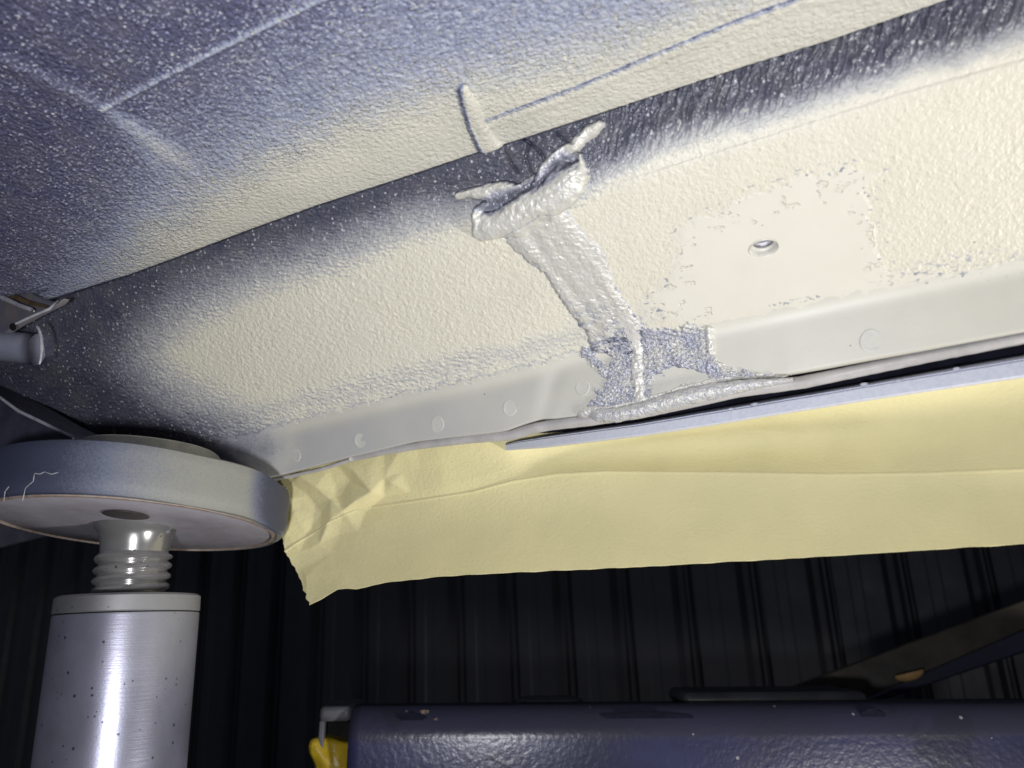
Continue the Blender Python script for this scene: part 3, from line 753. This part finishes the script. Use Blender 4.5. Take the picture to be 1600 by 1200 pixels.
for f_ in cf_:
    q_ = [cv_[i] for i in f_]; z_ = [cpts[co_[i][0]][2] for i in f_]
    den = (q_[1].y-q_[2].y)*(q_[0].x-q_[2].x)+(q_[2].x-q_[1].x)*(q_[0].y-q_[2].y)
    if abs(den) < 1e-6: continue
    w0 = ((q_[1].y-q_[2].y)*(px_-q_[2].x)+(q_[2].x-q_[1].x)*(py_-q_[2].y))/den
    w1 = ((q_[2].y-q_[0].y)*(px_-q_[2].x)+(q_[0].x-q_[2].x)*(py_-q_[2].y))/den
    w2 = 1-w0-w1; m_ = (w0 >= -1e-6) & (w1 >= -1e-6) & (w2 >= -1e-6)
    fac = np.where(m_, w0*z_[0]+w1*z_[1]+w2*z_[2], fac)
mleft = sstep(700, 640, px_)
h = h*(1-mleft)*0.75+1.15*fac*mleft
h += 0.35*fbm(xx/40, zz/20, 2, 121)+0.03*gnoise(xx/3, zz/2.2, 122)
h += np.interp(px_, [440, 520, 640], [0.35, 0.25, 0])*gnoise(xx/7+zz/14, zz/8, 123)
N_ = grid_normals(P)
edge_j = np.exp(-(np.arange(na)/4.0))[None]*(1.6*gnoise(zz/2.5, xx/50, 124)+0.5*gnoise(zz/0.8, xx/50, 125))
for k_, q_ in ((88, 0.35), (89, 0.9), (90, 0.25)): h[k_] += q_
P = P+N_*(h*S/1000)[..., None]; P[..., 0] += edge_j/1000
P[-1, :, 2] += 0.0004*gnoise(xx[-1]/9, xx[-1]*0, 126)
paper = mesh_np('masking_paper', P, grid_faces(*px_.shape), M_paper)
sol = paper.modifiers.new('solid', 'SOLIDIFY'); sol.thickness = 0.0002
tag(paper, 'creased yellow masking paper hanging from the sill flange below the grey trim strip', 'masking paper')

# ------------------------------------------------------------------ lift pad on its screw and tube
YP = 0.382
base = at(203, 932, YP); axx, axy = base[0], base[1]
def zpix(py_, Y=YP):
    zz_ = np.linspace(HC-1.0, HC+0.3, 4000); Q = np.stack([np.full(4000, axx), np.full(4000, axy), zz_], -1)
    _, y = project(Q); return np.interp(-py_, -y, zz_)
pm = np.linalg.norm(base-CAMP)/FPX*0.915       # metres per pixel at the axis
pad = empty('lift_pad', (axx, axy, HC-0.55))
tag(pad, 'round rubber lift pad on a threaded aluminium post under the sill end', 'lift pad')
C0 = np.array([axx, axy, 0.0])
zb, zt = zpix(823), zpix(750)
RP = 218*pm
def overspray_mat(name, dark, rough, metal, pale, x0, x1, fine=500, bumps=0.3, scr=False, prim=(0.25, 0.25, 0.22)):
    """dark rubber, primer dust on the side (direction in plan) the spray came from"""
    t = NT(name)
    g = t.n.new('ShaderNodeNewGeometry')
    sep = t.n.new('ShaderNodeSeparateXYZ'); t.l.new(t.co, sep.inputs[0])
    n1 = t.noise(fine, 3, 0.65); n2 = t.noise(70, 3, 0.6)
    u = t.math('ADD', t.math('MULTIPLY', sep.outputs[0], 0.92), t.math('MULTIPLY', sep.outputs[1], 0.38))
    c = t.mr(u, x0, x1)
    c = t.math('MULTIPLY', c, t.mr(u, ux0+RP*1.0, ux0+RP*0.90, 0.25, 1.0))
    c = t.math('ADD', c, t.math('MULTIPLY', t.math('SUBTRACT', n2, 0.5), 0.16))
    c = t.math('ADD', c, t.math('MULTIPLY', t.math('SUBTRACT', n1, 0.5), 0.55), clamp=True)
    col = t.ramp(c, [(0.0, dark), (0.35, tuple(0.6*d_+0.4*p_*0.5 for d_, p_ in zip(dark, pale))), (0.65, pale), (1.0, prim)])
    t.set('Base Color', col); t.set('Roughness', rough); t.set('Metallic', metal)
    t.set('Normal', t.bump(n1, bumps, 0.0004))
    return t
ux0 = 0.92*axx+0.38*axy
tp = overspray_mat('pad_rubber', (0.040, 0.046, 0.085), 0.6, 0, (0.135, 0.15, 0.205), ux0-0.035, ux0+RP*0.80, 1100)
M_pad = tp.m
rp = RP
def padwob(R, H, a):
    k = 1-0.03*np.exp(-((a-5.9)/0.25)**2)
    return R*k*(1+0.004*np.sin(5*a)), H-0.0012*np.exp(-((np.mod(a-0.0, 2*np.pi)-0.35)/0.2)**2)
prof = [(rp*0.50, zt), (rp*0.96, zt), (rp*0.985, zt-0.001), (rp*0.995, zt-0.003), (rp*1.0, zt-0.006), (rp*1.0, zb+0.010), (rp*1.005, zb+0.006), (rp*0.995, zb+0.002), (rp*0.975, zb),
        (rp*0.945, zb-0.0003), (rp*0.925, zb+0.0010), (rp*0.92, zb+0.004), (rp*0.5, zb+0.004)]
pad_parts = [lathe('pad_rubber', prof, C0, M_pad, pad, 128, wob=padwob)]
M_padtop = simple('pad_top', (0.50, 0.49, 0.41), 0.55, 0, 0.15, 90, 0.3, 700, col2=(0.30, 0.31, 0.30))
def topwob(R, H, a): return R*(1+0.015*np.sin(3*a+1)), H+0.0006*np.sin(2*a)
rt = 104*pm
pad_parts.append(lathe('top_disc', [(rt*0.99, zt-0.0005), (rt*1.0, zt+0.0110), (rt*0.985, zt+0.0145), (rt*0.95, zt+0.0154), (rt*0.55, zt+0.0156), (0.001, zt+0.0156)], C0, M_padtop, pad, 96, wob=topwob))
M_plate = simple('pad_plate', (0.44, 0.425, 0.48), 0.42, 0.15, 0.12, 60, 0.15, 400, col2=(0.38, 0.35, 0.38))
zsp = zpix(868)
r_s = 49*pm
pad_parts.append(lathe('base_plate', [(rp*0.915, zb+0.003), (rp*0.90, zb+0.0008), (rp*0.885, zb), (rp*0.55, zb-0.0005), (r_s*1.0, zb-0.0006)], C0, M_plate, pad, 128))
M_rim = simple('plate_rust', (0.30, 0.22, 0.17), 0.6, 0.2, 0.3, 200, 0.4, 600, col2=(0.38, 0.33, 0.30))
pad_parts.append(lathe('plate_rim', [(rp*0.930, zb+0.002), (rp*0.925, zb-0.0006), (rp*0.905, zb-0.0008), (rp*0.900, zb+0.002)], C0, M_rim, pad, 128))
# recess in the plate
bm = bmesh.new()
hc2 = atz(196, 812, (zb-HC-0.0012)/S)
bmesh.ops.create_uvsphere(bm, u_segments=28, v_segments=10, radius=1)
for v in bm.verts: v.co = Vector(hc2)+Vector((v.co.x*0.0105, v.co.y*0.0105, v.co.z*0.0006))
pad_parts.append(bm_obj('plate_hole', bm, simple('plate_hole', (0.10, 0.09, 0.085), 0.5, 0.5), pad, True, sharp=False))
# the pad swivels on its screw and sits a little out of level
hr_ = np.array([right[0], right[1], 0]); hr_ /= np.linalg.norm(hr_)
hf_ = np.cross([0, 0, 1.0], hr_)
TILT = Matrix.Rotation(math.radians(-4.5), 4, Vector(hr_)) @ Matrix.Rotation(math.radians(3.2), 4, Vector(hf_))
piv = Matrix.Translation(Vector((axx, axy, zb)))
for o in pad_parts: o.data.transform(piv @ TILT @ piv.inverted())
def alu(name, col=(0.58, 0.58, 0.62), rough=0.30, brushed=True, specks=True, dust=0.0, metal=0.7):
    t = NT(name)
    n = t.noise(60, 3, 0.6)
    c = t.mix(t.mr(n, 0.3, 0.7), col, tuple(x*0.85 for x in col))
    if dust:
        sep = t.n.new('ShaderNodeSeparateXYZ'); t.l.new(t.co, sep.inputs[0])
        u = t.math('ADD', t.math('MULTIPLY', sep.outputs[0], 0.92), t.math('MULTIPLY', sep.outputs[1], 0.38))
        df = t.math('MULTIPLY', t.mr(u, ux0, ux0+112*pm), t.math('ADD', 0.45, t.math('MULTIPLY', t.noise(900, 3), 0.6)))
        up_ = t.mr(sep.outputs[2], zpix(1160), zpix(960), 0.15, 1.0)
        df = t.math('MULTIPLY', df, up_, clamp=True)
    if specks:
        v = t.voro(430); vc = t.voro(430, out='Color'); sp = t.n.new('ShaderNodeSeparateColor'); t.l.new(vc, sp.inputs[0])
        dm = t.math('LESS_THAN', v, t.mr(sp.outputs[0], 0.86, 1.0, 0.0, 0.34, smooth=False))
        c = t.mix(t.math('MULTIPLY', dm, 0.85), c, (0.06, 0.06, 0.08))
    if dust:
        c = t.mix(df, c, (0.26, 0.26, 0.255))
        t.set('Metallic', t.math('SUBTRACT', metal, t.math('MULTIPLY', df, metal*0.9)))
        t.set('Roughness', t.math('ADD', rough, t.math('MULTIPLY', df, 0.35)))
    else:
        t.set('Metallic', metal); t.set('Roughness', rough)
    t.set('Base Color', c)
    if brushed:
        b1 = t.noise(30, 2, 0.5, vec=t.mapping((1, 1, 60)))
        bn = t.bump(b1, 0.10, 0.0004)
        t.set('Normal', t.bump(t.noise(900, 2, 0.6), 0.10, 0.0003, bn))
    return t.m
M_screw = alu('screw_alu', (0.48, 0.475, 0.47), 0.22, False, True, 0, 0.72)
M_tube = alu('tube_alu', (0.36, 0.36, 0.455), 0.30, True, True, 1.0, 0.7)
M_collar = alu('collar_alu', (0.30, 0.30, 0.31), 0.5, False, True, 1.0)
z0, z1 = zpix(926), zb-0.0006
prof = [(r_s*1.26, z1+0.0030), (r_s*1.20, z1-0.0002), (r_s*1.10, z1-0.002), (r_s*1.02, z1-0.005), (r_s*0.98, z1-0.010), (r_s*0.96, z1-0.013)]
z = z1-0.0135; pitch = 0.0052
while z > z0-0.004:
    prof += [(r_s*0.98, z), (r_s*1.07, z-pitch*0.20), (r_s*1.10, z-pitch*0.40), (r_s*1.07, z-pitch*0.60), (r_s*0.98, z-pitch*0.80), (r_s*0.955, z-pitch*0.9)]; z -= pitch
def helix(R, H, a): return R, H+np.where(H < z1-0.0132, pitch*(np.mod(a-math.radians(140), 2*np.pi)/(2*np.pi)-0.5), 0)*np.clip((z1-0.0132-H)/pitch, 0, 1)
lathe('screw', prof, C0, M_screw, pad, 96, wob=helix)
rt_ = 98*pm
zc = zpix(931); zc2 = zpix(958)
lathe('collar', [(r_s*1.0, zc), (rt_*0.96, zc), (rt_*1.0, zc-0.001), (rt_*1.005, zc2+0.0006), (rt_*0.99, zc2)], C0, M_collar, pad, 128)
lathe('tube', [(rt_*0.95, zc2-0.0002), (rt_*0.995, zc2-0.0006), (rt_*1.0, zc2-0.002), (rt_*1.0, HC-0.55)], C0, M_tube, pad, 160)
M_scratch = simple('pale_scratch', (0.55, 0.55, 0.60), 0.5)
for pts in ([(35, 783), (40, 762), (52, 752), (54, 739), (62, 741), (70, 737), (80, 741), (92, 738)], [(6, 783), (8, 768), (14, 760)]):
    Q = []
    for (qx, qy) in pts:          # on the pad's round flank
        r_ = rays(qx, qy); b_ = -(r_[0]*axx+r_[1]*axy); a_ = r_[0]**2+r_[1]**2; c_ = axx**2+axy**2-(rp*1.0)**2
        dsc = b_*b_-a_*c_
        tq = (-b_-math.sqrt(max(dsc, 0)))/a_; Q.append(CAMP+r_*tq)
    tube('scratch', interp_poly(Q, 24), 0.00015, M_scratch, pad, 8, 1.0, 0.8)

# ------------------------------------------------------------------ blue lift arm
M_worn = simple('worn_grey_paint', (0.075, 0.075, 0.085), 0.45, 0, 0.25, 30, 0.3, 300)
YB = 0.80
e0 = at(548, 1118, YB); topz = at(548, 1116, YB)[2]
YAW = Matrix.Translation(Vector((e0[0], e0[1], topz))) @ Matrix.Rotation(math.radians(25), 4, 'Z') @ Matrix.Rotation(math.radians(1.75), 4, 'Y') @ Matrix.Translation(-Vector((e0[0], e0[1], topz)))
YI = np.array(YAW.inverted())
def onbeam(px, py, dy):            # pixel -> beam's own frame, on the plane dy behind its face
    q = RW @ np.array([px-CX, CY-py, FPX]); o_ = YI[:3, :3] @ CAMP+YI[:3, 3]; d_ = YI[:3, :3] @ q
    return o_+d_*((e0[1]+dy-o_[1])/d_[1])
def blue_mat():
    t = NT('blue_hammered_paint')
    n = t.noise(6, 4, 0.6); n2 = t.noise(14, 3, 0.6)
    sep = t.n.new('ShaderNodeSeparateXYZ'); t.l.new(t.co, sep.inputs[0])
    c = t.mix(t.mr(n, 0.35, 0.7), (0.052, 0.056, 0.150), (0.033, 0.036, 0.080))
    c = t.mix(t.math('MULTIPLY', t.mr(n2, 0.62, 0.66), 0.7), c, (0.018, 0.020, 0.05))
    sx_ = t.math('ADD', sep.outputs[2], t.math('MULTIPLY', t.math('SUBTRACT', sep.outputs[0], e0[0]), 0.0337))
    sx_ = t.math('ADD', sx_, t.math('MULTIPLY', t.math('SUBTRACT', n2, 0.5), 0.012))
    c = t.mix(t.math('MULTIPLY', t.mr(sx_, topz-0.024, topz-0.017), 0.65), c, (0.055, 0.055, 0.072))  # grey shading of the rounded top corner put into the colour, with wear
    v = t.voro(95); vc = t.voro(95, out='Color'); sp = t.n.new('ShaderNodeSeparateColor'); t.l.new(vc, sp.inputs[0])
    dm = t.math('LESS_THAN', v, t.mr(sp.outputs[0], 0.7, 1.0, 0.0, 0.14, smooth=False))
    c = t.mix(dm, c, (0.45, 0.45, 0.5))
    t.set('Base Color', c); t.set('Roughness', 0.26); t.set('Specular IOR Level', 0.6)
    t.set('Normal', t.bump(t.noise(210, 2, 0.5), 0.30, 0.0009))
    return t.m
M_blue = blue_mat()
arm = empty('lift_beam', (e0[0], e0[1], topz))
tag(arm, 'dark blue box section lift beam with an open end, low in front of the wall', 'beam')
x0, x1 = e0[0], e0[0]+2.0
yb0 = e0[1]; dpt = 0.11; hgt = 0.16; th = 0.006; rad = 0.020
nl, nq = 220, 8
# near wall + rolled top edge as one sheet with thickness
xsb = np.linspace(x0, x1, nl)
profb = [(0.0, -hgt), (0.0, -hgt*0.5), (0.0, -rad)]
profb += [(rad-rad*math.cos(q), -rad+rad*math.sin(q)) for q in np.linspace(0.2, math.pi/2, 7)]
P = np.array([[(x, yb0+dy, topz+dz) for x in xsb] for dy, dz in profb])
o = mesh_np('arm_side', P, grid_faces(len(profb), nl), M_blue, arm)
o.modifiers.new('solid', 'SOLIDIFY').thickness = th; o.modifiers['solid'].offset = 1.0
xl = onbeam(497, 1112, 0.10)[0]
bm = bmesh.new()
def box(bm, lo, hi):
    r = bmesh.ops.create_cube(bm, size=1)
    for v in r['verts']:
        v.co = Vector([lo[i]+(hi[i]-lo[i])*(v.co[i]+0.5) for i in range(3)])
box(bm, (x0-0.03, yb0+rad, topz-th), (x1, yb0+dpt, topz-0.0005)); bm_obj('arm_top', bm, M_worn, arm, True, 0.002)
bm = bmesh.new(); box(bm, (x0, yb0+dpt, topz-hgt), (x1, yb0+dpt+th, topz-0.002)); bm_obj('arm_side', bm, M_worn, arm, True, 0.002)
def pbox(name, a_, b_, d0, d1, mat, bev):      # block of the open end, from its outline in the beam's frame
    A_, B_ = onbeam(a_[0], a_[1], d0), onbeam(b_[0], b_[1], d0)
    bm = bmesh.new(); box(bm, (A_[0], yb0+d0, min(A_[2], B_[2])), (B_[0], yb0+d1, max(A_[2], B_[2])))
    return bm_obj(name, bm, mat, arm, True, bev)
M_end = simple('end_frame', (0.16, 0.16, 0.19), 0.4, 0, 0.2, 30, 0.2, 200)
pbox('end_frame', (499, 1104), (547, 1128), 0.010, 0.09, M_end, 0.004)
pbox('end_frame', (499, 1126), (504, 1180), 0.012, 0.02, M_end, 0.001)
pbox('end_slot', (503, 1128), (547, 1160), 0.040, 0.09, M_black, 0.001)
M_yellow = simple('yellow_plastic', (0.75, 0.52, 0.03), 0.35, 0, 0.25, 40, 0.5, 120, 0.002)
o = pbox('yellow_insert', (488, 1157), (549, 1270), 0.014, 0.08, M_yellow, 0.003)
bm = bmesh.new(); bm.from_mesh(o.data); bmesh.ops.subdivide_edges(bm, edges=bm.edges, cuts=9, use_grid_fill=True)
for v in bm.verts:
    k = math.sin(v.co.x*210+v.co.z*60)*0.0025+math.sin(v.co.z*170+v.co.x*90)*0.002
    v.co.y += k; v.co.x += 0.003*math.sin(v.co.z*150); v.co.z += 0.002*math.sin(v.co.x*130)
bm.to_mesh(o.data); bm.free()
arm_parts = []
for (bx, by) in ((838, 1099), (877, 1098)):
    c = onbeam(bx, by, 0.06); c[2] = topz
    lathe('bolt_head', [(0.020, -0.001), (0.022, 0.002), (0.020, 0.006), (0.012, 0.0085), (0.001, 0.009)], c, M_worn, arm, 32)
pl0, pl1 = onbeam(1062, 1098, 0.05), onbeam(1345, 1096, 0.05)
bm = bmesh.new(); box(bm, (pl0[0], yb0+0.03, topz), (pl1[0], yb0+dpt, topz+0.013)); bm_obj('arm_plate', bm, M_worn, arm, True, 0.007)
M_chip = simple('chipped_paint', (0.012, 0.013, 0.030), 0.6, 0, 0.2, 60)
M_chip.node_tree.nodes['Principled BSDF'].inputs['Specular IOR Level'].default_value = 0.08
M_bare = simple('bare_rusty_metal', (0.30, 0.22, 0.16), 0.6, 0.3, 0.4, 200, 0.6, 300)
def chip(pxc, pyc, rx, ry, mat, seed):
    rr = random.Random(seed); n = 26; bm = bmesh.new()
    c = onbeam(pxc, pyc, -0.0012); m = np.linalg.norm(c-CAMP)/FPX
    vs = []
    for i in range(n):
        a_ = 2*math.pi*i/n; k = rr.uniform(0.7, 1.15)
        vs.append(bm.verts.new((c[0]+rx*m*k*math.cos(a_), c[1], c[2]+ry*m*k*math.sin(a_))))
    f = bm.faces.new(vs); r = bmesh.ops.extrude_face_region(bm, geom=[f])
    for g in r['geom']:
        if isinstance(g, bmesh.types.BMVert): g.co.y += 0.0005
    bm_obj('paint_chip', bm, mat, arm, False)
chip(643, 1124, 22, 9, M_chip, 1); chip(681, 1126, 4, 4, M_bare, 2); chip(664, 1112, 7, 3, M_bare, 3); chip(1365, 1118, 28, 11, M_chip, 4); chip(1010, 1121, 75, 9, M_chip, 6); chip(1105, 1131, 55, 9, M_chip, 7); chip(930, 1177, 13, 1.2, M_bare, 8)

for o in [q for q in bpy.data.objects if q.parent is arm]: o.data.transform(YAW)

# ------------------------------------------------------------------ brace running up to the right behind the arm
M_brown = simple('brown_black_paint', (0.085, 0.070, 0.052), 0.55, 0, 0.3, 20, 0.2, 200)
brace = empty('brace', tuple(at(1200, 1085, 1.42)))
tag(brace, 'dark slanting brace with an orange plug, rising to the right behind the blue arm', 'brace')
def prism(name, pts, Y, thick, mat, parent, bevel=0.002):
    return slab(name, pts, Y, thick, mat, parent, bevel)
prism('brace_face', [(1195, 1089, 1.42), (1660, 916, 1.50), (1660, 962, 1.50), (1335, 1101, 1.43), (1300, 1112, 1.42), (1195, 1112, 1.42)], None, 0.012, M_brown, brace)
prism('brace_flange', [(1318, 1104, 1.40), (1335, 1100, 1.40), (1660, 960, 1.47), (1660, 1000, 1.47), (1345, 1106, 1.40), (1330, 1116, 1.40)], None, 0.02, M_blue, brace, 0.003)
bm = bmesh.new(); bmesh.ops.create_uvsphere(bm, u_segments=20, v_segments=12, radius=1)
c0 = at(1421, 1053, 1.395); m = np.linalg.norm(c0-CAMP)/FPX
for v in bm.verts: v.co = Vector(c0)+Vector((v.co.x*18*m, v.co.y*8*m, (v.co.z if v.co.z < 0.2 else 0.2)*9*m+v.co.x*4*m))
bm_obj('orange_plug', bm, simple('orange_plug', (0.75, 0.45, 0.18), 0.6, 0, 0.2, 60), brace, True, sharp=False)

# ------------------------------------------------------------------ profiled shed wall
DW = 2.9
def wall_mat(name, c):
    return simple(name, c, 0.5, 0, 0.12, 5, 0.1, 30, 0.002)
M_wall = wall_mat('dark_sheet', (0.115, 0.118, 0.135)); 
wallo = empty('shed_wall', (0, DW*S, 0))
tag(wallo, 'dark profiled sheet metal wall with upright ribs, far behind the car', 'wall')
pit = 0.0817*DW*S
xr0 = -0.643*DW*S
Yw = DW*S
def strip(name, prof, zlo, zhi, parent):
    V = []; F = []
    for (x, y) in prof: V += [(x, y, zlo), (x, y, zhi)]
    for i in range(len(prof)-1): F.append((2*i, 2*i+2, 2*i+3, 2*i+1))
    me = bpy.data.meshes.new(name); me.from_pydata(V, [], F); me.update()
    return me
w1 = pit*0.13; rb = pit*0.20
pan = strip('wall_panel', [(rb+w1*0.2, 0.0), (pit*0.42, 0.0), (pit*0.44, 0.003), (pit*0.58, 0.003), (pit*0.60, 0), (pit-w1, 0.0)], 0, 2.6, None)
ribm = strip('wall_rib', [(-w1, 0.0), (-w1*0.4, 0.030), (w1*0.3, 0.030), (w1*0.8, 0.004), (rb-w1*0.5, 0.004), (rb-w1*0.2, 0.024), (rb, 0.024), (rb+w1*0.2, 0.0)], 0, 2.6, None)
pan.materials.append(M_wall); ribm.materials.append(M_wall)
for k in range(-26, 22):
    for nm, me in (('wall_panel', pan), ('wall_rib', ribm)):
        o = bpy.data.objects.new(nm, me); COL.objects.link(o); o.parent = wallo
        o.location = (xr0+pit*k, 0, 0)

# ------------------------------------------------------------------ ground under it all
bm = bmesh.new(); bmesh.ops.create_grid(bm, x_segments=2, y_segments=2, size=6)
g = bm_obj('ground', bm, simple('concrete_ground', (0.10, 0.10, 0.10), 0.8, 0, 0.2, 3, 0.2, 60, 0.002), None, False)
tag(g, kind='structure')
# the post and the arm stand on the ground
pf = bmesh.new(); box(pf, (axx-0.10, axy-0.10, 0.004), (axx+0.10, axy+0.10, 0.03)); bm_obj('foot_plate', pf, M_worn, pad, True, 0.004)
lathe('lower_post', [(rt_*0.9, HC-0.548), (rt_*0.9, 0.03)], C0, M_worn, pad, 48)
for xk in (0.45, 1.5):
    bm = bmesh.new(); box(bm, (x0+xk, yb0+0.02, 0.004), (x0+xk+0.08, yb0+0.09, topz-hgt)); bm_obj('leg', bm, M_worn, arm, True, 0.004)
bm = bmesh.new(); q = at(1600, 985, 1.5); box(bm, (q[0]+0.12, q[1]+0.015, 0.004), (q[0]+0.18, q[1]+0.06, q[2]+0.06)); bm_obj('post', bm, M_worn, brace, True, 0.004)
